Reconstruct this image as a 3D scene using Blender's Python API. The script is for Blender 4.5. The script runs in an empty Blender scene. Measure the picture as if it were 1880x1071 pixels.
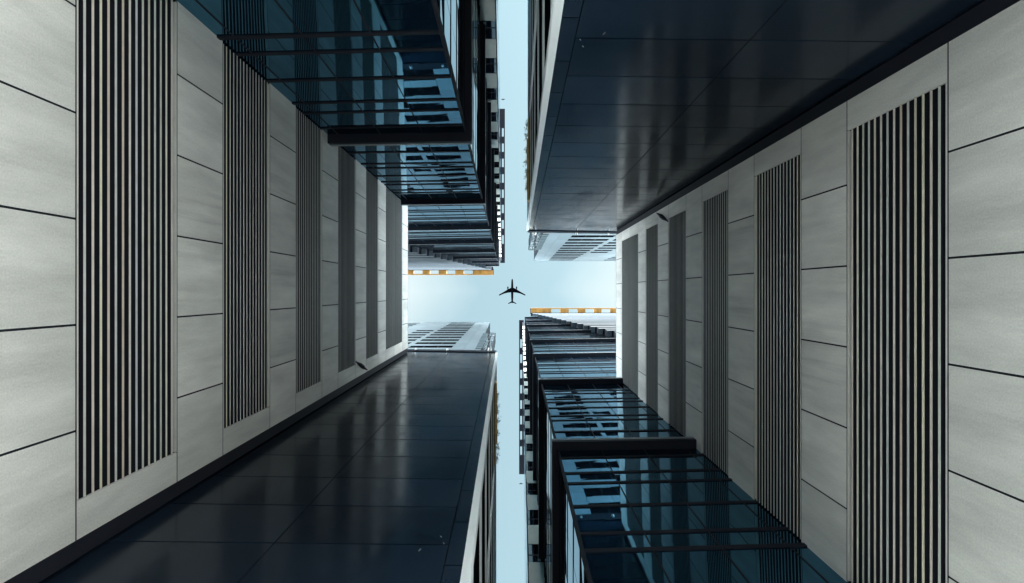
import bpy, math, random
from mathutils import Matrix, Vector
random.seed(7)
S = bpy.context.scene
COL = S.collection

# ------------------------------------------------------------ camera, sky, sun, exposure
EYE = 1.6
cam_d = bpy.data.cameras.new('camera'); cam = bpy.data.objects.new('camera', cam_d); COL.objects.link(cam)
cam.location = (0, 0, EYE); cam.rotation_euler = (math.pi, 0, 0)      # lying on one's back, looking at the zenith
cam_d.sensor_width = 36; cam_d.lens = 1000 / 1880 * 36
cam_d.clip_start = 0.05; cam_d.clip_end = 6000
S.camera = cam

SUN_EL, SUN_AZ = math.radians(26.5), math.radians(110.5)
w = bpy.data.worlds.new("World"); S.world = w; w.use_nodes = True
N, L = w.node_tree.nodes, w.node_tree.links
N.clear()
out = N.new('ShaderNodeOutputWorld'); bg = N.new('ShaderNodeBackground')
sky = N.new('ShaderNodeTexSky'); sky.sky_type = 'NISHITA'; sky.sun_disc = False
sky.sun_elevation = SUN_EL; sky.sun_rotation = SUN_AZ
sky.air_density = 1.0; sky.dust_density = 2.0; sky.ozone_density = 0.6
# thin pale cloud veil over part of the sky
tc = N.new('ShaderNodeTexCoord'); sep = N.new('ShaderNodeSeparateXYZ'); L.new(tc.outputs['Generated'], sep.inputs[0])
def wm(op, a, b=None, c=None):
    n = N.new('ShaderNodeMath'); n.operation = op
    for i, v in enumerate((a, b, c)):
        if v is None: continue
        if isinstance(v, (int, float)): n.inputs[i].default_value = v
        else: L.new(v, n.inputs[i])
    return n.outputs[0]
nz = N.new('ShaderNodeTexNoise'); nz.inputs['Scale'].default_value = 6; nz.inputs['Detail'].default_value = 6
L.new(tc.outputs['Generated'], nz.inputs['Vector'])
ax = wm('ABSOLUTE', sep.outputs[0]); ay = wm('ABSOLUTE', sep.outputs[1])
veil = wm('MULTIPLY_ADD', ax, 5.0, 0.0)
veil = wm('SUBTRACT', veil, wm('MULTIPLY', ay, 3.4))
veil = wm('ADD', veil, wm('MULTIPLY', wm('SUBTRACT', nz.outputs[0], 0.5), 0.5))
n = N.new('ShaderNodeClamp'); L.new(veil, n.inputs[0]); n.inputs[1].default_value = 0.30; n.inputs[2].default_value = 0.9
mix = N.new('ShaderNodeMixRGB'); L.new(n.outputs[0], mix.inputs[0])
grade = N.new('ShaderNodeMixRGB'); grade.blend_type = 'MULTIPLY'; grade.inputs[0].default_value = 1
grade.inputs[2].default_value = (.83, 1.01, .75, 1)
L.new(sky.outputs[0], grade.inputs[1])
L.new(grade.outputs[0], mix.inputs[1]); mix.inputs[2].default_value = (1.70, 2.0, 2.04, 1)
hz = wm('SUBTRACT', 0.83, sep.outputs[2]); hz = wm('MULTIPLY', hz, 3.5)  # bright horizon ring, added out of view to light the upper walls
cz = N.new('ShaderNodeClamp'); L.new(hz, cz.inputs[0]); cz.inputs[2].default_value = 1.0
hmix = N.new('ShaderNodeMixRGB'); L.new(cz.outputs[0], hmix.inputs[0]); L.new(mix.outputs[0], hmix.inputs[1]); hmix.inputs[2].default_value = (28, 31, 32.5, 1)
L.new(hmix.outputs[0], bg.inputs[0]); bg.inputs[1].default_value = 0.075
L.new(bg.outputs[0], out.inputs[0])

sd = bpy.data.lights.new('sun', 'SUN'); sun = bpy.data.objects.new('sun', sd); COL.objects.link(sun)
sd.energy = 5.0; sd.angle = math.radians(0.6); sd.color = (1, .985, .95)
dv = Vector((math.sin(SUN_AZ) * math.cos(SUN_EL), math.cos(SUN_AZ) * math.cos(SUN_EL), math.sin(SUN_EL)))
sun.rotation_euler = dv.to_track_quat('Z', 'Y').to_euler()
S.view_settings.view_transform = 'Standard'; S.view_settings.look = 'None'
S.view_settings.exposure = 2.76; S.view_settings.gamma = 1
S.cycles.max_bounces = 10; S.cycles.glossy_bounces = 6; S.cycles.diffuse_bounces = 5

# ------------------------------------------------------------ materials
MATS = {}
def material(name, col, rough=.6, metallic=0, ior=1.5, spectint=None, tint=0.0, noise=0.0, nscale=(1, 1, 1),
             bump=0.0, bscale=1.0, warm=None, coat=0, rnoise=0, streak=0):
    m = bpy.data.materials.new(name); m.use_nodes = True
    nt = m.node_tree; n_, l_ = nt.nodes, nt.links
    p = n_['Principled BSDF']
    p.inputs['Roughness'].default_value = rough; p.inputs['Metallic'].default_value = metallic
    p.inputs['IOR'].default_value = ior; p.inputs['Coat Weight'].default_value = coat
    if spectint: p.inputs['Specular Tint'].default_value = (*spectint, 1)
    rgb = n_.new('ShaderNodeRGB'); rgb.outputs[0].default_value = (*col, 1); c = rgb.outputs[0]
    tco = n_.new('ShaderNodeTexCoord')
    if warm is not None:                                  # hue varies piece by piece
        at = n_.new('ShaderNodeAttribute'); at.attribute_name = 'hue'
        r = n_.new('ShaderNodeValToRGB'); e = r.color_ramp.elements
        e[0].color = (*warm[0], 1); e[1].color = (*warm[-1], 1)
        for i, wc in enumerate(warm[1:-1]):
            x = e.new((i + 1) / (len(warm) - 1)); x.color = (*wc, 1)
        l_.new(at.outputs['Fac'], r.inputs[0]); c = r.outputs[0]
    if tint:
        at = n_.new('ShaderNodeAttribute'); at.attribute_name = 'tint'
        h = n_.new('ShaderNodeHueSaturation'); l_.new(c, h.inputs['Color'])
        mm = n_.new('ShaderNodeMath'); mm.operation = 'MULTIPLY_ADD'; mm.inputs[1].default_value = tint * 2; mm.inputs[2].default_value = 1 - tint
        l_.new(at.outputs['Fac'], mm.inputs[0]); l_.new(mm.outputs[0], h.inputs['Value']); c = h.outputs[0]
    if noise or rnoise:
        mp = n_.new('ShaderNodeMapping'); mp.inputs['Scale'].default_value = nscale; l_.new(tco.outputs['Object'], mp.inputs[0])
        nn = n_.new('ShaderNodeTexNoise'); nn.inputs['Scale'].default_value = 1; nn.inputs['Detail'].default_value = 7; nn.inputs['Roughness'].default_value = .62
        l_.new(mp.outputs[0], nn.inputs['Vector'])
    if noise:
        n2 = n_.new('ShaderNodeTexNoise'); n2.inputs['Scale'].default_value = 38; n2.inputs['Detail'].default_value = 4
        l_.new(tco.outputs['Object'], n2.inputs['Vector'])
        a = n_.new('ShaderNodeMath'); a.operation = 'MULTIPLY_ADD'; l_.new(n2.outputs[0], a.inputs[0]); a.inputs[1].default_value = .45; l_.new(nn.outputs[0], a.inputs[2])
        mr = n_.new('ShaderNodeMapRange'); l_.new(a.outputs[0], mr.inputs[0])
        mr.inputs[1].default_value = .45; mr.inputs[2].default_value = .98; mr.inputs[3].default_value = 1 - noise; mr.inputs[4].default_value = 1 + noise * .4
        h = n_.new('ShaderNodeHueSaturation'); l_.new(c, h.inputs['Color']); l_.new(mr.outputs[0], h.inputs['Value']); c = h.outputs[0]
    if streak:                                            # rain streaks and grime running down the sheet
        mp2 = n_.new('ShaderNodeMapping'); mp2.inputs['Scale'].default_value = (5, 5.5, .22); l_.new(tco.outputs['Object'], mp2.inputs[0])
        n3 = n_.new('ShaderNodeTexNoise'); n3.inputs['Scale'].default_value = 1; n3.inputs['Detail'].default_value = 5; n3.inputs['Roughness'].default_value = .6
        l_.new(mp2.outputs[0], n3.inputs['Vector'])
        mp3 = n_.new('ShaderNodeMapping'); mp3.inputs['Scale'].default_value = (.35, .45, .22); l_.new(tco.outputs['Object'], mp3.inputs[0])
        n4 = n_.new('ShaderNodeTexNoise'); n4.inputs['Scale'].default_value = 1; n4.inputs['Detail'].default_value = 3; l_.new(mp3.outputs[0], n4.inputs['Vector'])
        ra = n_.new('ShaderNodeMapRange'); l_.new(n3.outputs[0], ra.inputs[0]); ra.inputs[1].default_value = .50; ra.inputs[2].default_value = .72; ra.inputs[3].default_value = 0; ra.inputs[4].default_value = 1
        rb = n_.new('ShaderNodeMapRange'); l_.new(n4.outputs[0], rb.inputs[0]); rb.inputs[1].default_value = .46; rb.inputs[2].default_value = .60; rb.inputs[3].default_value = .1; rb.inputs[4].default_value = 1
        mu = n_.new('ShaderNodeMath'); mu.operation = 'MULTIPLY'; l_.new(ra.outputs[0], mu.inputs[0]); l_.new(rb.outputs[0], mu.inputs[1])
        m3 = n_.new('ShaderNodeMath'); m3.operation = 'MULTIPLY_ADD'; l_.new(mu.outputs[0], m3.inputs[0]); m3.inputs[1].default_value = -streak; m3.inputs[2].default_value = 1
        h = n_.new('ShaderNodeHueSaturation'); l_.new(c, h.inputs['Color']); l_.new(m3.outputs[0], h.inputs['Value']); c = h.outputs[0]
    if rnoise:
        mr = n_.new('ShaderNodeMapRange'); l_.new(nn.outputs[0], mr.inputs[0]); mr.inputs[1].default_value = .3; mr.inputs[2].default_value = .7
        mr.inputs[3].default_value = rough * (1 - rnoise); mr.inputs[4].default_value = rough * (1 + rnoise); l_.new(mr.outputs[0], p.inputs['Roughness'])
    if bump:
        bn = n_.new('ShaderNodeTexNoise'); bn.inputs['Scale'].default_value = bscale; bn.inputs['Detail'].default_value = 1.5
        l_.new(tco.outputs['Object'], bn.inputs['Vector'])
        b = n_.new('ShaderNodeBump'); b.inputs['Strength'].default_value = 1; b.inputs['Distance'].default_value = bump
        l_.new(bn.outputs[0], b.inputs['Height']); l_.new(b.outputs[0], p.inputs['Normal'])
    l_.new(c, p.inputs['Base Color'])
    if name in ('dark_window', 'dark_fin', 'aircraft_black', 'dark_joint', 'charcoal_metal'): p.inputs['Specular IOR Level'].default_value = .15 if name == 'charcoal_metal' else 0
    MATS[name] = m
    return m
STONE = material('pale_stone', (.83, .82, .765), .62, tint=.11, streak=.22, noise=.34, nscale=(.9, 1.7, .33))
JOINT = material('dark_joint', (.018, .020, .025), .8)
SLAT = material('louvre_slat', (.5, .5, .5), .45, tint=.10, noise=.16, nscale=(3, 2.5, 3),
                warm=[(.80, .82, .78), (.72, .72, .67), (.84, .72, .55), (.76, .80, .80), (.80, .66, .54), (.70, .74, .72), (.84, .78, .56), (.78, .82, .83)])
CHAR = material('charcoal_metal', (.021, .023, .031), .55, ior=1.35)
DWIN = material('dark_window', (.004, .005, .007), .6, ior=1.1)
FINM = material('dark_fin', (.019, .021, .028), .6, ior=1.3)
GLASS = material('blue_glass', (.006, .014, .024), .012, ior=3.3, spectint=(.17, .66, 1.0), bump=.003, bscale=.55)
SGLASS = material('dark_glass', (.006, .010, .016), .03, ior=1.7, spectint=(.5, .8, 1), bump=.003, bscale=.6)
BLACKP = material('black_panel', (.0085, .0150, .0255), .16, ior=1.29, spectint=(.5, .78, 1), tint=.25, noise=.25, nscale=(.8, .8, .5), rnoise=.5, bump=.0012, bscale=1.2)
LEDGE = material('grey_edge_metal', (.30, .32, .33), .4, noise=.1, nscale=(2, 2, 2))
WTRIM = material('white_trim', (.80, .84, .84), .45, noise=.08, nscale=(1, 1, 1))
CONC = material('cream_concrete', (.56, .57, .50), .7, tint=.06, noise=.15, nscale=(1.2, 1, .9))
WPAN = material('pale_blue_panel', (.235, .295, .32), .75, tint=.08, noise=.06, nscale=(.6, .6, .6))
GREYB = material('grey_block', (.22, .26, .27), .6, tint=.1, noise=.1, nscale=(.5, .5, .5))
STRIPE = material('white_spandrel', (.145, .17, .19), .8, tint=.1)
WOOD = material('orange_wood', (.80, .36, .08), .55, tint=.22, noise=.3, nscale=(1.5, 1.5, 3))
DWOOD = material('tan_wood', (.88, .60, .24), .6, tint=.2, noise=.35, nscale=(2, 2, 6))
PLANE = material('aircraft_black', (.0015, .002, .003), .9, ior=1.01)
LEAF = material('foliage', (.055, .07, .035), .6, tint=.4)
LAMPM = material('lamp_glass', (.85, .87, .85), .3)
PAVE = material('paving_stone', (.10, .104, .106), .75, noise=.12, nscale=(.4, .4, .4))

# ------------------------------------------------------------ mesh helper
class MB:
    def __init__(s): s.v = []; s.f = []; s.t = []; s.h = []; s.mi = []; s.m = 0
    def hexa(s, p, tint=None, hue=None):
        b = len(s.v); s.v += [tuple(q) for q in p]
        t = random.random() if tint is None else tint; h = random.random() if hue is None else hue
        s.t += [t] * 8; s.h += [h] * 8
        for q in ((0, 3, 2, 1), (4, 5, 6, 7), (0, 1, 5, 4), (1, 2, 6, 5), (2, 3, 7, 6), (3, 0, 4, 7)):
            s.f.append(tuple(b + i for i in q)); s.mi.append(s.m)
    def box(s, x0, x1, y0, y1, z0, z1, **k):
        if x0 > x1: x0, x1 = x1, x0
        if y0 > y1: y0, y1 = y1, y0
        if z0 > z1: z0, z1 = z1, z0
        s.hexa([(x0, y0, z0), (x1, y0, z0), (x1, y1, z0), (x0, y1, z0), (x0, y0, z1), (x1, y0, z1), (x1, y1, z1), (x0, y1, z1)], **k)
    def bar(s, a, b, r, n=5, r2=None, **k):
        a, b = Vector(a), Vector(b); d = (b - a).normalized(); r2 = r if r2 is None else r2
        u = d.orthogonal().normalized(); v = d.cross(u); o = len(s.v)
        for p, rr in ((a, r), (b, r2)):
            for i in range(n):
                t = 2 * math.pi * i / n; s.v.append(tuple(p + u * math.cos(t) * rr + v * math.sin(t) * rr)); s.t.append(.5); s.h.append(.5)
        for i in range(n):
            j = (i + 1) % n; s.f.append((o + i, o + j, o + n + j, o + n + i)); s.mi.append(s.m)
        s.f.append(tuple(o + i for i in reversed(range(n)))); s.f.append(tuple(o + n + i for i in range(n))); s.mi += [s.m, s.m]
    def tri(s, a, b, c):
        o = len(s.v); s.v += [tuple(a), tuple(b), tuple(c)]; t = random.random(); s.t += [t] * 3; s.h += [t] * 3; s.f.append((o, o + 1, o + 2)); s.mi.append(s.m)
    def lathe(s, prof, axis='Y', n=14, c=(0, 0, 0)):
        o = len(s.v)
        for (q, r) in prof:
            for i in range(n):
                t = 2 * math.pi * i / n; s.v.append((c[0] + r * math.cos(t), c[1] + q, c[2] + r * math.sin(t))); s.t.append(.5); s.h.append(.5)
        for k in range(len(prof) - 1):
            for i in range(n):
                j = (i + 1) % n; s.f.append((o + k * n + i, o + k * n + j, o + (k + 1) * n + j, o + (k + 1) * n + i)); s.mi.append(s.m)
        s.f.append(tuple(o + i for i in range(n))); s.f.append(tuple(o + (len(prof) - 1) * n + i for i in range(n))); s.mi += [s.m] * 2
    def build(s, name, mats, parent=None, smooth=False):
        root = parent
        while root is not None and root.parent is not None: root = root.parent
        off = Vector(root['_base']) if root is not None else Vector((0, 0, 0))
        me = bpy.data.meshes.new(name)
        me.from_pydata([tuple(Vector(v) - off) for v in s.v], [], s.f)
        for m in (mats if isinstance(mats, (list, tuple)) else [mats]): me.materials.append(m)
        me.polygons.foreach_set('material_index', s.mi)
        for nm, arr in (('tint', s.t), ('hue', s.h)):
            a = me.attributes.new(nm, 'FLOAT', 'POINT'); a.data.foreach_set('value', arr)
        if smooth: me.polygons.foreach_set('use_smooth', [True] * len(s.f))
        me.update(); me.validate()
        o = bpy.data.objects.new(name, me); COL.objects.link(o)
        if parent is not None: o.parent = parent
        return o

G = -EYE                      # ground level in the coordinates used below (origin at the eye, z = height above it)
def frame(lean): return Matrix.Translation((0, 0, EYE)) @ Matrix.Rotation(lean, 4, 'Y')
MAIN, BACK = frame(-.013), frame(-.018)
ROOTS = []
def thing(name, base, M, label, cat, group, label2):
    o = bpy.data.objects.new(name, None); COL.objects.link(o)
    o.empty_display_size = .5
    o['_base'] = tuple(base); T = M @ Matrix.Translation(base)
    o.location = T.to_translation(); o.rotation_euler = T.to_euler()
    o['label'] = label; o['category'] = cat; o['group'] = group
    ROOTS.append((o, label2, T)); return o

# ------------------------------------------------------------ ground
g = MB(); g.v = [(-3000, -3000, 0), (3000, -3000, 0), (3000, 3000, 0), (-3000, 3000, 0)]; g.f = [(0, 1, 2, 3)]; g.t = [.5] * 4; g.h = [.5] * 4; g.mi = [0]
go = g.build('ground', PAVE); go['kind'] = 'structure'

# ------------------------------------------------------------ stone building with louvred window bands
XW, YA, YB = -6.0, -5.32, 3.50
sb = thing('stone_building', (-13, -1, G), MAIN, 'pale stone clad building with dark louvred window bands, filling the left side of the view',
           'building', 'pale stone buildings facing each other', 'pale stone clad building with dark louvred window bands, filling the right side of the view')
c = MB(); c.box(-9, XW - .30, YA + .02, YB - .02, 4.72, 33.60); c.build('core', JOINT, sb)
joints = [YA, -3.985, -2.50, -1.017, .468, 1.951, YB]
wins = [(7.70, 10.05), (11.67, 13.99), (15.71, 17.96), (19.67, 21.98), (23.62, 25.86), (27.52, 31.90)]
YL = 2.93
m = MB(); gp = .016
bands = [(4.70, 7.70)] + [(wins[i][1], wins[i + 1][0]) for i in range(len(wins) - 1)] + [(31.90, 33.70)]
for (a, b) in bands:
    js = joints
    for j in range(len(js) - 1):
        m.box(XW - .04, XW, js[j] + (gp if j else 0), js[j + 1] - gp, a + .014, b - .014)
for (a, b) in wins:                                             # end panels past the louvres
    mid = [a, 29.6, b] if b - a > 3 else [a, b]
    for k in range(len(mid) - 1):
        m.box(XW - .04, XW, YL + .012, YB - gp, mid[k] + .014, mid[k + 1] - .014)
m.build('wall', STONE, sb)
m = MB()
for (a, b) in bands:
    for yj in joints[1:-1]: m.box(XW - .044, XW - .004, yj - gp + .001, yj + gp - .001, a + .02, b - .02)
for (a, b) in wins:
    for z in [a, b] + ([29.6] if b - a > 3 else []):
        m.box(XW - .043, XW - .003, YA + .02, YB - .02, z - .013, z + .013)
m.build('joint_seal', JOINT, sb)
bk = MB()
for (a, b) in bands: bk.box(XW - .295, XW - .045, YA + .03, YB - .03, a + .02, b - .02)
for (a, b) in wins: bk.box(XW - .295, XW - .045, YL + .02, YB - .03, a - .015, b + .015)
bk.build('panel_backing', JOINT, sb)
for (a, b) in wins:
    wn = MB(); wn.box(XW - .290, XW - .262, YA + .04, YL + .015, a - .01, b + .01)
    wo = wn.build('window', SGLASS, sb)
    fr = MB(); fr.box(XW - .26, XW + .002, YA + .04, YL, a + .015, a + .040, tint=.6, hue=.15); fr.build('window_frame', SLAT, wo); fr = MB(); fr.box(XW - .26, XW + .002, YA + .04, YL, b - .040, b - .015, tint=.6, hue=.15)
    fr.build('window_frame', SLAT, wo)
    ns = round((b - a) / .1535); p = (b - a) / ns
    sl = MB(); fn = MB(); hx = random.random()
    for k in range(1, ns):
        z = a + p * k
        y = YA + .04
        e = .0235 if a < 9 else .020 if a < 13 else .0155 if a < 17 else .011
        sl.box(XW - .004, XW, y, YL, z - e, z + e, hue=None if a < 13 else random.choice((.02, .14, .44, .99)))
        fn.box(XW - .24, XW - .005, y, YL, z - .016, z + .014)  # fins coloured dark to stand in for shade under the slats
    sl.build('louvre', SLAT, wo); fn.build('louvre_shade_fin', FINM, wo)
cp = MB(); cp.box(-9, XW + .0, YA, YB, 33.715, 33.80); cp.build('coping', LEDGE, sb)
ds = MB(); ds.box(-8.9, XW - .02, YB + .002, 3.76, 4.72, 33.75); ds.build('corner_strip', CHAR, sb)
def pillars(root, pts, top, r=.34):  # unseen supports, added so the storeys below stay open and admit light
    for (x, y) in pts:
        q = MB(); q.bar((x, y, G), (x, y, top), r, 20); q.build('pillar', CONC, root)
pillars(sb, [(-7.6, -4.4), (-7.6, -.9), (-7.6, 2.6)], 4.73)

# ------------------------------------------------------------ dark panelled block
YD = 3.82
def yd(x): return YD + .018 * (x + 4.5)
db = thing('dark_building', (-9, 8, G), MAIN, 'low block with glossy black blank cladding at the lower left, beside the sky gap',
           'building', 'black clad blocks', 'low block with glossy black blank cladding at the upper right, beside the sky gap')
XR = -.57; HB = 34.6
c = MB(); c.hexa([(-9, yd(-9) + .05, 5.5), (XR + -.05, yd(XR) + .05, 5.5), (XR - .05, 22, 5.5), (-9, 22, 5.5), (-9, yd(-9) + .05, HB), (XR - .05, yd(XR) + .05, HB), (XR - .05, 22, HB), (-9, 22, HB)]); c.build('core', JOINT, db)
xs = [-9.0, -8.9, -6.25, -3.52, -.86, XR]
zs = [5.5]; z = 5.3 + 1.6
while z < HB - .6: zs.append(z); z += 1.462
zs.append(HB - .02)
pn = MB(); gp = .015
for i in range(len(xs) - 1):
    off = -.62 if i == len(xs) - 2 else 0
    for k in range(len(zs) - 1):
        a, b = zs[k], zs[k + 1]
        if off: a = a + off if k else a; b = b + off if k < len(zs) - 2 else b
        x0, x1 = xs[i] + gp * .55, xs[i + 1] - (gp * .55 if i < len(xs) - 2 else 0)
        q = [random.uniform(-.0016, .0016) for _ in range(4)]
        pn.hexa([(x0, yd(x0) + q[0], a + gp), (x1, yd(x1) + q[1], a + gp), (x1, yd(x1) + .04, a + gp), (x0, yd(x0) + .04, a + gp),
                 (x0, yd(x0) + q[2], b - gp), (x1, yd(x1) + q[3], b - gp), (x1, yd(x1) + .04, b - gp), (x0, yd(x0) + .04, b - gp)])
pn.build('wall', BLACKP, db)
pillars(db, [(-7.5, 6), (-4, 6), (-1.6, 6), (-7.5, 13), (-1.6, 13), (-7.5, 20), (-1.6, 20)], 5.51)
pp = MB(); pp.hexa([(-9, yd(-9) - .05, HB + .01), (XR + .02, yd(XR) - .05, HB + .01), (XR + .02, yd(XR) + .4, HB + .01), (-9, yd(-9) + .4, HB + .01),
                    (-9, yd(-9) - .05, HB + .9), (XR + .02, yd(XR) - .05, HB + .9), (XR + .02, yd(XR) + .4, HB + .9), (-9, yd(-9) + .4, HB + .9)]); pp.build('parapet', CHAR, db)
# side facade towards the sky gap: ribbon windows, light sills, vertical fins
z = 5.6
while z < HB - 1:
    wnd = MB()
    y = yd(XR) + .25
    while y < 20.2:
        q = [random.uniform(-.004, .004) for _ in range(4)]
        y1 = y + 1.75
        if abs(y - 8.6) > .05:
            wnd.hexa([(XR - .04, y, z + .3), (XR + q[0], y, z + .3), (XR + q[1], y1 - .05, z + .3), (XR - .04, y1 - .05, z + .3),
                      (XR - .04, y, z + 3.2), (XR + q[2], y, z + 3.2), (XR + q[3], y1 - .05, z + 3.2), (XR - .04, y1 - .05, z + 3.2)])
        y = y1
    wo = wnd.build('ribbon_window', DWIN, db)
    s_ = MB(); s_.box(XR - .04, XR + .035, yd(XR) + .26, 21.9, z + .05, z + .28); s_.build('sill', WTRIM, wo)
    z += 3.4
for (y0, y1, dx) in ((yd(XR) - .02, yd(XR) + .22, .10), (8.55, 8.72, .075)):
    f_ = MB(); f_.box(XR - .03, XR + dx, y0, y1, 5.5, HB + .0); f_.build('corner_fin', WTRIM, db)
for (px, py, px2, py2) in ((466, 815, 497, 803), (382, 872, 398, 864), (769, 1004, 773, 1000), (809, 977, 811, 979), (814, 989, 816, 991)):
    P = []
    for (u, v) in ((px, py), (px2, py2)):
        h = YD * 1000 / (v - 535.5); x = (u - 927) * h / 1000; P.append((x, yd(x) - .004, h))
    cl = MB(); cl.bar(P[0], P[1], .006); cl.build('glint_mark', LEDGE, db)  # thin bars standing in for scratch lines and glints on the cladding

# roof lamps on the parapet
for i, (px, big) in enumerate(((764, 1), (821.5, 1), (899, 1.6))):
    x = (px - 927) * (HB + .3) / 1000
    nm = ['nearest the stone wall', 'at mid roof edge', 'next to the steel stair frame'][i]
    b0 = (x, yd(x) - .05, HB + .35)
    o = thing('roof_lamp', b0, MAIN, 'small white lamp on the lower left black roof edge, ' + nm, 'lamp', 'small white lamps on the black roof edges',
              'small white lamp on the upper right black roof edge, ' + nm)
    q = MB(); q.lathe([(-.14 * big, .02), (-.13 * big, .06 * big), (-.05, .085 * big), (0, .05)], c=b0, n=10); q.build('lamp_shade', LAMPM, o, True)
    q = MB(); q.bar((b0[0], b0[1] - .02, b0[2] - .02), (b0[0], b0[1] + .04, b0[2] - .14), .018); q.build('bracket', CHAR, o)

# planter of tan boards on the roof edge with plants growing over
pl = thing('wooden_planter', (XR + .1, 6.5, 26.6), MAIN, 'long tan board planter along the black block over the sky gap, lower middle', 'planter',
           'tan planters beside the sky gap', 'long tan board planter along the black block over the sky gap, upper middle')
bx = MB(); HP = 27.15; y0, y1 = 168.5 * .0266, 8.5
y = y0; ks = [0, .7, .86, 1.28, 1.3, .66, 1.35]
for k in range(8):
    L_ = (y1 - y0) / 8
    xo = -.375 if k < 6 else -.44
    bx.box(XR + .01, xo - (.015 if k % 3 == 0 else 0), y, y + L_ - .03, HP - .55, HP + .1)
    y += L_
bx.build('board', DWOOD, pl)
bb = MB(); bb.box(XR + .045, XR + .07, y0 + .01, y1 - .01, HP - .62, HP - .56); bb.build('base', CHAR, pl)
for k in range(6):
    yy = y0 + .5 + (y1 - y0) * (k + .6) / 6.6
    b0 = (XR + .16, yy, HP + .05)
    o = thing('leafy_plant', b0, MAIN, 'small dark leafy plant in the tan planter, lower middle sky gap', 'plant', 'plants in the lower tan planter',
              'small dark leafy plant in the tan planter, upper middle sky gap')
    st = MB(); fo = MB()
    for s_ in range(9):
        d = Vector((random.uniform(.0, .12), random.uniform(-.3, .3), random.uniform(.1, .6)))
        tip = Vector(b0) + d; st.bar(b0, tip, .008, 3, .003)
        for q in range(9):
            c0 = Vector(b0) + d * random.uniform(.3, 1.05) + Vector([random.gauss(0, .045) for _ in range(3)])
            a_ = Vector([random.gauss(0, 1) for _ in range(3)]).normalized() * .05; b_ = Vector([random.gauss(0, 1) for _ in range(3)]).normalized() * .03
            fo.tri(c0 - a_, c0 + b_, c0 + a_)
    st.build('stem', FINM, o); fo.build('foliage', LEAF, o)

# ------------------------------------------------------------ pale tower beyond the dark block
YWT = 5.0
wt = thing('pale_tower', (-12, 14, HB), MAIN, 'pale blue tower with rows of dark slot windows over the lower left black roof', 'tower',
           'pale panelled towers', 'pale blue tower with rows of dark slot windows over the upper right black roof')
HT = 88.6; XT = -2.45
c = MB(); c.box(-31, XT - .02, YWT + .22, 20, HB + 1.0, HT - .1); c.build('core', CHAR, wt)  # unseen far end made long to shade the opposite tower and wall
wp = MB()
bandsx = [(-31, -13.5, HT), (-11.35, -9.15, 71.2), (-8.65, -4.75, HT)]
rows = [49.5 + 3.38 * k for k in range(-4, 12)]
def panelrow(xa, xb, za, zb, nx):
    dx = (xb - xa) / nx
    for i in range(nx): wp.box(xa + dx * i + .012, xa + dx * (i + 1) - .012, YWT, YWT + .2, za + .012, zb - .012)
cols = [-31, -28, -24.4, -20.7, -17.1, -13.5, -11.35, -9.15, -8.65, -6.7, -4.75, -3.6, XT]
for i in range(len(cols) - 1):
    xa, xb = cols[i], cols[i + 1]; xm = (xa + xb) / 2; n_ = 1
    win = next((b for b in bandsx if b[0] <= xm <= b[1]), None)
    zprev = HB + .05
    for r in rows:
        if win and r < win[2] - .5:
            panelrow(xa, xb, zprev, r - .92, n_); zprev = r + .92
        else:
            panelrow(xa, xb, zprev, r - .0, n_); zprev = r
    panelrow(xa, xb, zprev, HT, n_)
wp.build('wall', WPAN, wt)
for (xa, xb, zt) in bandsx:
    for r in rows:
        if r > zt - .5: continue
        q = MB(); q.box(xa + .013, xb - .013, YWT + .014, YWT + .21, r - .92 + .013, r + .92 - .013); wo = q.build('window', DWIN, wt)
        q = MB()
        x = xa + 1.3
        while x < xb - .3: q.box(x - .03, x + .03, YWT + .004, YWT + .013, r - .90, r + .90); x += 1.3
        if q.v: q.build('mullion', CHAR, wo)
q = MB(); q.box(-31, XT + .03, YWT - .03, 20, HT + .01, HT + .25); q.build('coping', WPAN, wt)
q = MB(); q.box(-30.9, -19.6, YWT + .05, 19, HT + .26, HT + 18.5); q.build('sun_blocker', WPAN, wt)  # unseen block added on the roof to keep sun off the opposite tower

# ------------------------------------------------------------ steel stair frame
fx = thing('stair_tower', (-1.8, 5.2, HB), MAIN, 'dark glazed stair with exposed zigzag steel bracing beside the lower left pale tower', 'stair tower',
           'braced steel stairs', 'dark glazed stair with exposed zigzag steel bracing beside the upper right pale tower')
HF = 60.5
q = MB(); q.box(XT + .04, -1.90, 4.62, 9, HB, HF - .2); q.build('glazed_shaft', SGLASS, fx)
q = MB()
for k in range(17): q.box(XT + .06, -1.88, 4.60, 4.615, HB + 1.5 * k + .5, HB + 1.5 * k + .62)
q.build('transom', CHAR, fx)
q = MB()
for x in (-1.80, -1.42, -1.06):
    for y in (4.6, 5.6): q.bar((x, y, HB), (x, y, HF), .035, 4)
q.build('post', CHAR, fx)
q = MB(); k = 0; z = HB + 1
while z < HF - .1:
    z1 = min(z + 2.9, HF)
    for x0, x1 in ((-1.80, -1.42), (-1.42, -1.06)):
        if k % 2: x0, x1 = x1, x0
        q.bar((x0, 4.6, z), (x1, 4.6, z1), .028, 4)
    q.bar((-1.06, 4.6, z), (-1.06, 5.6, z1), .03, 4)
    q.bar((-1.8, 4.6, z1), (-1.06, 4.6, z1), .03, 4); q.bar((-1.8, 5.6, z1), (-1.06, 5.6, z1), .03, 4); q.bar((-1.06, 4.6, z1), (-1.06, 5.6, z1), .03, 4)
    z = z1; k += 1
q.build('brace', LEDGE, fx)
rl = MB()                                                       # guard rail on the roof edge
for k in range(9): rl.bar((XR - .02, 4.2 + k * .55, HB + .9), (XR + .02, 4.2 + k * .55, HB + 2.1), .018, 4)
for zz in (1.2, 1.6, 2.1): rl.bar((XR + .01, 4.2, HB + zz), (XR + .01, 8.6, HB + zz), .018, 4)
rl.build('guard_rail', LEDGE, db)

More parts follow.
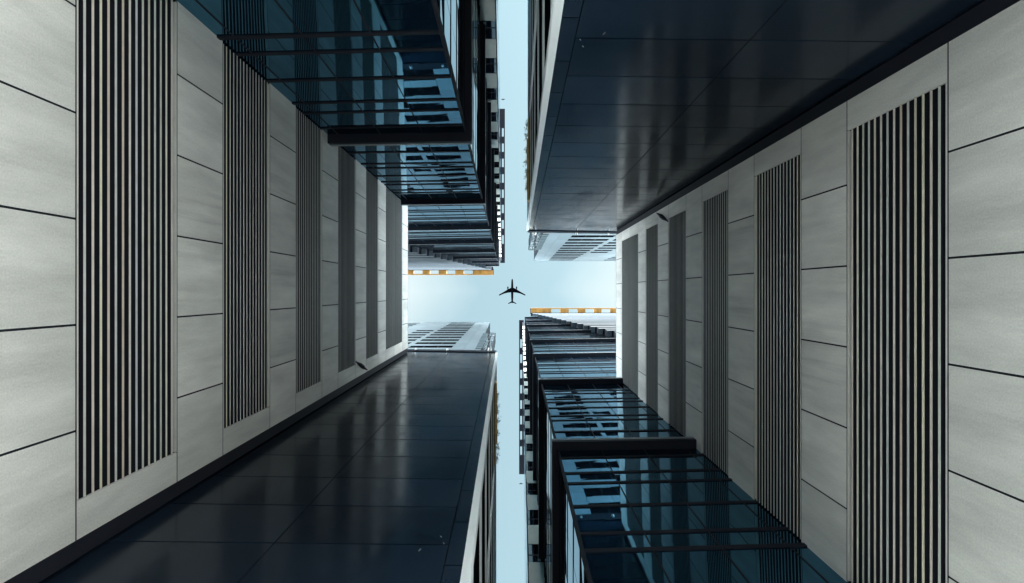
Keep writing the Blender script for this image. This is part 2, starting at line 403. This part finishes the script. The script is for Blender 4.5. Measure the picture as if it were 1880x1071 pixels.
# ------------------------------------------------------------ glass tower
def yg(x): return -5.32 - .018 * (x + 6)
XG = -1.36; HG = 109.4; YBK = -15.45
gt = thing('glass_tower', (-8, -10, G), MAIN, 'dark blue glass tower with charcoal ledges beside the left stone wall, upper left', 'tower',
           'ledged glass towers', 'dark blue glass tower with charcoal ledges beside the right stone wall, lower right')
GG = 8.6
c = MB(); 
def yback(h):                                   # the rear steps in above the third ledge
    i = -1
    for k, L_ in enumerate([18.5 + 13.0 * j for j in range(8)]):
        if h >= L_ - .01: i = k
    return [-15.45, -15.45, -15.45, -15.1, -14.1, -13.2, -12.2, -10.6, -8.8][i + 1]
def blk(xa, z0, z1, yb): c.hexa([(xa, yg(xa) - .12, z0), (XG - .12, yg(XG) - .12, z0), (XG - .12, yb, z0), (xa, yb, z0), (xa, yg(xa) - .12, z1), (XG - .12, yg(XG) - .12, z1), (XG - .12, yb, z1), (xa, yb, z1)])
blk(-8.8, GG, 31.5, -15.45); 
def gleft(h): return -8.6 if h < 36 else -1.2 - .18 * (h + 12.9)
for k in range(6):
    z0 = 31.5 + 13.0 * k; blk(gleft(z0 + 4.5), z0 + .005, z0 + 13.0, yback(z0 + 2))
c.build('core', CHAR, gt)
LED = [18.5 + 13.0 * k for k in range(8)]
rowsT = [(2.2, .09), (4.1, .07), (5.95, .09), (7.9, .07)]
trans = [(9.79, .055), (11.42, .065), (12.22, .055), (13.77, .055), (15.40, .055), (16.26, .055), (17.74, .055)]
for L0 in LED[:-1]:
    for r, t in ((2.45, .09), (4.3, .08), (5.1, .08), (6.7, .08), (8.0, .10), (8.75, .09), (10.2, .10), (11.0, .10)):
        k = 1 + (L0 - 18.5) / 40
        trans.append((L0 + r, t * k * .75))
pillars(gt, [(x, y) for x in (-2.6, -7.6) for y in (-7.5, -14)], 8.61, .45)
gx = [XG]
while gx[-1] > -21.5: gx.append(gx[-1] - 1.43)
gy = [yg(XG)]
while gy[-1] > YBK + 1.5: gy.append(gy[-1] - 1.43)
def slope(h, x): return h - (.032 if h < 17.9 else 0) * (x + 4)
seg = sorted([(t[0], t[1]) for t in trans] + [(L + .0, 'L') for L in LED])
prev = GG; prevt = 0
for (h, t) in seg:
    top = h - (t if t != 'L' else 0)
    bot = prev + prevt
    # front strip
    q = MB(); tone = .5
    for i in range(len(gx) - 1):
        xa, xb = gx[i + 1] + .014, gx[i] - (.014 if i else 0)
        if xa < gleft(h) - .5: continue
        e = [random.uniform(-.002, .002) for _ in range(4)]
        za, zb = slope(bot, xa), slope(bot, xb)
        zc, zd = (slope(top, xa), slope(top, xb)) if t != 'L' else (top, top)
        q.hexa([(xa, yg(xa) - .06, za), (xb, yg(xb) - .06, zb), (xb, yg(xb) + e[1], zb), (xa, yg(xa) + e[0], za),
                (xa, yg(xa) - .06, zc), (xb, yg(xb) - .06, zd), (xb, yg(xb) + e[3], zd), (xa, yg(xa) + e[2], zc)])
    wo = q.build('ribbon_window', GLASS, gt)
    if t != 'L':
        f = MB(); xa, xb = max(gx[-1], gleft(h)), XG + .015
        d = .03
        f.hexa([(xa, yg(xa) - .06, slope(h, xa) - t), (xb, yg(xb) - .06, slope(h, xb) - t), (xb, yg(xb) + d, slope(h, xb) - t), (xa, yg(xa) + d, slope(h, xa) - t),
                (xa, yg(xa) - .06, slope(h, xa) + t), (xb, yg(xb) - .06, slope(h, xb) + t), (xb, yg(xb) + d, slope(h, xb) + t), (xa, yg(xa) + d, slope(h, xa) + t)])
        f.build('transom', CHAR, wo)
    # side strip
    q = MB(); ybk = yback(prev + .01)
    for i in range(len(gy) - 1):
        if gy[i + 1] < ybk - .1: continue
        ya, yb = gy[i] - (.014 if i else .1), gy[i + 1] + .014
        e = [random.uniform(-.003, .003) for _ in range(4)]
        zo = slope(bot, XG); zt = slope(top, XG) if t != 'L' else top
        q.hexa([(XG - .06, yb, zo), (XG + e[0], yb, zo), (XG + e[1], ya, zo), (XG - .06, ya, zo), (XG - .06, yb, zt), (XG + e[2], yb, zt), (XG + e[3], ya, zt), (XG - .06, ya, zt)])
    wo = q.build('side_window', GLASS, gt)
    if t != 'L':
        f = MB(); f.box(XG - .06, XG + .012, ybk, yg(XG) - .11, slope(h, XG) - t * .8, slope(h, XG) + t * .8); f.build('side_transom', CHAR, wo)
    prev = h; prevt = t if t != 'L' else .42
for L0 in LED:
    # projecting ledge: dark soffit slab, thin grey edge strip on top of its face
    q = MB(); dpt = .30; ox = XG + .225
    xw = gleft(L0)
    def led(q, z0, z1, d0, ox_):
        yb = yback(L0 - .1)
        q.hexa([(xw, yb, z0), (ox_, yb, z0), (ox_, yg(XG) + d0, z0), (xw, yg(xw) + d0, z0), (xw, yb, z1), (ox_, yb, z1), (ox_, yg(XG) + d0, z1), (xw, yg(xw) + d0, z1)])
    led(q, L0, L0 + .20, dpt, ox); lo = q.build('ledge', CHAR, gt)
    q = MB(); led(q, L0 + .202, L0 + .40, dpt + .004, ox + .004); q.build('ledge_edge', LEDGE, lo)
q = MB()
for (a, b) in [(GG, LED[0])] + [(LED[i] + .405, LED[i + 1]) for i in range(len(LED) - 1)]:
    q.box(XG + .005, XG + .07, yg(XG) - .10, yg(XG) + .06, a, b)
q.build('corner_post', CHAR, gt)
for i, x in enumerate(gx[1:]):
    q = MB(); q.box(x - .014, x + .014, yg(x) - .05, yg(x) + .012, GG if x > -8.7 else 36 + 13 * math.ceil(max(0, (-x - 1.2) / .18 - 12.9 - 36) / 13) + .1, HG - .9)
    q.build('mullion', CHAR, gt)
# slanted striped bay high up, stepping out floor by floor to the corner
HB0, HB1 = 60.5, 117.0
nf = 17; dz = (HB1 - HB0) / nf
bay = MB(); bay.m = 0
def xe(h): return -10.9 + (h - 61.5) / (117 - 61.5) * 8.3
for k in range(-1, nf):
    q = MB(); qs = MB(); qw = MB()
    z0 = HB0 + dz * k; x1 = xe(z0 + dz * .5)
    y1 = -4.55 if k < nf - 1 else -4.6
    xl = -1.5 - .182 * (z0 + 4)
    qs.box(xl, x1, -5.30, y1, z0, z0 + dz * .46)
    qw.box(xl, x1 - .03, -5.29, y1 - .02, z0 + dz * .465, z0 + dz * .998)
    sbay = qs.build('bay_spandrel', STRIPE, gt); qw.build('bay_window', DWIN, sbay)
    q.box(x1 + .002, x1 + .03, -5.29, y1 - .005, z0 + .02, z0 + dz * .46)
    q.build('side_panel', CHAR, sbay)
# timber canopy on top of the bay with rectangular openings
HC = 117.4
def wx(px): return (px - 927) * HC / 1000
def wy(py): return (py - 535.5) * HC / 1000
q = MB()
ops = [(729.5, 745.5), (760, 776), (789.8, 805.5), (820, 836), (851.5, 868)]
yi, yo1, yo2 = wy(496.6), wy(503.3), wy(505.2)
xa, xb = -23.4, wx(905.5)
q.box(xa, xb, yo1, yo2, HC, HC + .35)
last = xa
for (a, b) in ops + [(905.5, 905.5)]:
    x = last; xe_ = wx(a)
    nb = max(1, round((xe_ - x) / .62)); w_ = (xe_ - x) / nb
    for i in range(nb): q.box(x + w_ * i + .006, x + w_ * (i + 1) - .006, yi, yo1 - .004, HC + .002, HC + .30)
    last = wx(b)
cn = q.build('roof_canopy', WOOD, gt)
q = MB(); q.box(wx(905.5) + .01, wx(906.3) + .02, wy(494), yo2, HC, HC + .4); q.box(wx(900), wx(905.4), wy(490), yi - .01, HC + .01, HC + .3); q.build('canopy_end', CHAR, cn)
q = MB(); q.box(-22.6, wx(898), -6.8, yi - .01, HC - .3, HC + .5); q.build('canopy_roof', CHAR, cn)

# ------------------------------------------------------------ checkered tower beyond
YT, XK, HK = -15.6, -.32, 280.0
ct = thing('checkered_tower', (-4, -20, G), BACK, 'tall slim tower of cream blocks and dark windows left of the upper sky gap', 'tower',
           'cream and dark banded towers', 'tall slim tower of cream blocks and dark windows right of the lower sky gap')
c = MB(); c.box(-7, XK - .08, -25, YT - .25, 9, HK); c.box(-7, -.88, -94, -25.01, 9, HK); c.build('core', CHAR, ct)
st = [33.7, 39, 44.4, 50.1, 56, 62.3, 68.6, 75.5, 82.8, 90.4, 98.4, 106.5, 115.7, 125.3, 135, 145, 156.8, 168.6, 180, 194, 209, 229]
en = [36.4, 41.8, 47.4, 53.2, 59.2, 65.5, 71.9, 79, 87.5, 94.5, 103, 111, 120.5, 130.5, 140.6, 152, 165, 178, 190, 207, 221, 246]
st = [11, 16.6, 22.2, 27.8] + st; en = [13.8, 19.4, 25, 31.4] + en
pillars(ct, [(x, y) for x in (-5.6, -1.6) for y in (-17.5, -24, -35, -50, -65, -80, -92)], 9.01, .5)
for i in range(len(st)):
    q = MB(); q.box(-7, XK - .075, YT - .24, YT, st[i], en[i]); q.build('cream_block', CONC, ct)
    z1 = st[i + 1] if i + 1 < len(st) else en[i] + 6
    q = MB()
    for x in (-6.9, -5.55, -4.2, -2.85, -1.5):
        q.box(x, min(x + 1.32, XK - .09), YT - .20, YT - .015, en[i] + .02, z1 - .02)
    wo = q.build('window', DWIN if z1 > 60 else SGLASS, ct)
    q = MB(); zm = en[i] + (z1 - en[i]) * .38; q.box(-7, XK - .085, YT - .19, YT - .008, zm - .06, zm + .06); q.build('transom', CHAR, wo)
q = MB(); q.box(XK - .07, XK + .0, YT - .25, YT + .01, 9, HK); q.build('corner_post', CHAR, ct)
z = 9.0; k = 0
while z < HK - 6:
    dzz = 3.1 + z * .03
    q = MB(); y = YT - .28
    while y > -24.9:
        y1 = max(y - 1.55, -24.95); e = [random.uniform(-.006, .006) for _ in range(4)]
        q.hexa([(XK - .07, y1 + .03, z + .12), (XK - .012 + e[0], y1 + .03, z + .12), (XK - .012 + e[1], y, z + .12), (XK - .07, y, z + .12),
                (XK - .07, y1 + .03, z + dzz - .1), (XK - .012 + e[2], y1 + .03, z + dzz - .1), (XK - .012 + e[3], y, z + dzz - .1), (XK - .07, y, z + dzz - .1)])
        y = y1
    q.box(-.87, -.80, -93.9, -25.05, z + .12, z + dzz - .1)
    q.build('side_window', GLASS, ct)
    z += dzz
def kx(px): return (px - 922) * HK / 1000
def ky(py): return (py - 535.5) * HK / 1000
q = MB()
x0, xi, xo, x1 = kx(918.5), kx(921.5), kx(925.0), kx(927.0)
y0, y1 = ky(200), ky(483)
q.box(x0, xi, y0, y1, HK + .01, HK + 1.2); q.box(xo, x1, y0, y1, HK + .01, HK + 1.2)
last = y0
for (a, b) in ((234.9, 251), (263, 279), (291, 307), (319.6, 335.7), (348, 363.5), (376, 391.5), (404, 420), (432, 448)):
    q.box(xi + .004, xo - .004, last, ky(a), HK + .02, HK + 1.1); last = ky(b)
q.box(xi + .004, xo - .004, last, y1, HK + .02, HK + 1.1)
q.build('roof_canopy', CHAR, ct)

# ------------------------------------------------------------ dark spindle shaped fitting on the wall
h0 = 6000 / (927 - 662)
wf = thing('wall_fitting', (XW + .02, 3.1, h0), MAIN, 'dark spindle shaped fitting curving across the lower edge of the left stone wall', 'wall fitting',
           'spindle fittings on the stone walls', 'dark spindle shaped fitting curving across the upper edge of the right stone wall')
q = MB(); pts = []
for (px, py, r) in ((653, 663.5, .025), (657, 666.5, .05), (661, 669.5, .10), (665, 673, .11), (669, 676, .06), (674, 679, .02)):
    h = 6000 / (927 - px); pts.append((Vector((XW + .035, (py - 535.5) * h / 1000, h)), r))
for i in range(len(pts) - 1): q.bar(pts[i][0], pts[i + 1][0], pts[i][1] * .8, 8, pts[i + 1][1] * .8)
q.build('housing', CHAR, wf)
q = MB(); q.bar(pts[2][0], pts[2][0] + Vector((-.08, 0, 0)), .02, 6); q.bar(pts[4][0], pts[4][0] + Vector((-.08, 0, 0)), .015, 6); q.build('bracket', CHAR, wf)

# ------------------------------------------------------------ bird
hb = 60.
bo = ((923.5 - 927) * hb / 1000, (183 - 535.5) * hb / 1000, hb)
bd = thing('bird', bo, MAIN, 'tiny dark bird gliding in the upper strip of sky beside the cream banded tower', 'bird', 'birds in the sky gap',
           'tiny dark bird gliding in the lower strip of sky beside the cream banded tower')
q = MB(); B0 = Vector(bo)
prof = [(-.12, .004), (-.09, .02), (-.03, .032), (.04, .026), (.10, .012), (.15, .006)]
q.lathe(prof, c=bo, n=8)
for s_ in (-1, 1):
    a = [B0 + Vector((.02 * s_, -.05, 0)), B0 + Vector((.14 * s_, -.08, .03)), B0 + Vector((.27 * s_, -.02, .0)), B0 + Vector((.12 * s_, .0, .025)), B0 + Vector((.02 * s_, .05, 0))]
    for i in (1, 2, 3): q.tri(a[0] if i < 3 else a[0], a[i], a[i + 1])
q.build('body', PLANE, bd)

# ------------------------------------------------------------ the same set once more, turned half a turn
def copy_tree(o, parent=None):
    c = o.copy(); COL.objects.link(c); c.parent = parent
    for ch in [x for x in o.children]: copy_tree(ch, c)
    return c
TURN = Matrix.Rotation(math.pi, 4, 'Z')
for (o, lab, T) in list(ROOTS):
    c = copy_tree(o); T2 = TURN @ T
    c.location = T2.to_translation(); c.rotation_euler = T2.to_euler(); c['label'] = lab
    if o['group'] == 'plants in the lower tan planter': c['group'] = 'plants in the upper tan planter'
for o in bpy.data.objects:
    if '_base' in o: del o['_base']

# ------------------------------------------------------------ airliner overhead
HA = 850.; KA = HA / 1000
def ap(px, py, dz=0): return Vector(((px - 940) * KA, (py - 535.5) * KA, HA + EYE + dz))
ac = bpy.data.objects.new('airliner', None); COL.objects.link(ac); ac.location = ap(940, 535.5)
ac['label'] = 'black twin engined airliner seen from below, flying across the centre of the sky'; ac['category'] = 'airplane'
ac['_base'] = tuple(ap(940, 535.5))
q = MB(); prof = []
for py, r in ((512.0, .12), (512.6, .6), (514, 1.3), (517, 1.65), (522, 1.9), (530, 2.15), (540, 2.2), (546, 2.0), (551, 1.7), (555, 1.1), (557, .5)):
    prof.append(((py - 535.5) * KA, r * KA))
q.lathe(prof, c=tuple(ap(940.4, 535.5)), n=16); q.build('fuselage', PLANE, ac, True)
def slab(pts, th, name):
    n_ = len(pts); q = MB(); 
    q.v = [tuple(p + Vector((0, 0, t))) for t in (-th / 2, th / 2) for p in pts]
    q.f = [tuple(range(n_)), tuple(range(2 * n_ - 1, n_ - 1, -1))] + [(i, i + n_, (i + 1) % n_ + n_, (i + 1) % n_) for i in range(n_)]
    q.t = [.5] * 2 * n_; q.h = [.5] * 2 * n_; q.mi = [0] * len(q.f)
    return q.build(name, PLANE, ac)
for s_ in (-1, 1):
    X = lambda d: 940.4 + s_ * d
    slab([ap(X(.4), 526.6), ap(X(2.0), 528.4), ap(X(7.5), 531.2), ap(X(16), 536.4), ap(X(23.8), 540.8, 1.2), ap(X(24.6), 541.9, 1.3), ap(X(23.6), 543.1, 1.2), ap(X(15), 539.4), ap(X(7.5), 537.6), ap(X(2.2), 537.2), ap(X(.4), 537.2)], .7, 'wing')
    slab([ap(X(.3), 552.4), ap(X(1.3), 553.1), ap(X(4), 555), ap(X(7.2), 556.8), ap(X(8.0), 557.6), ap(X(6.4), 558.2), ap(X(3), 556.8), ap(X(.3), 556.1)], .4, 'tailplane')
    q = MB(); e = ap(X(8.0), 529, -1.6); q.lathe([(-2.2, .75), (-2.0, .95), (-.4, 1.05), (1.6, .85), (2.6, .5)], c=tuple(e), n=12); q.build('engine', PLANE, ac, True)
slab([ap(940.1, 551, 1), ap(940.7, 551, 1), ap(940.7, 557.6, 6), ap(940.1, 557.6, 6)], .5, 'tail_fin')
del ac['_base']
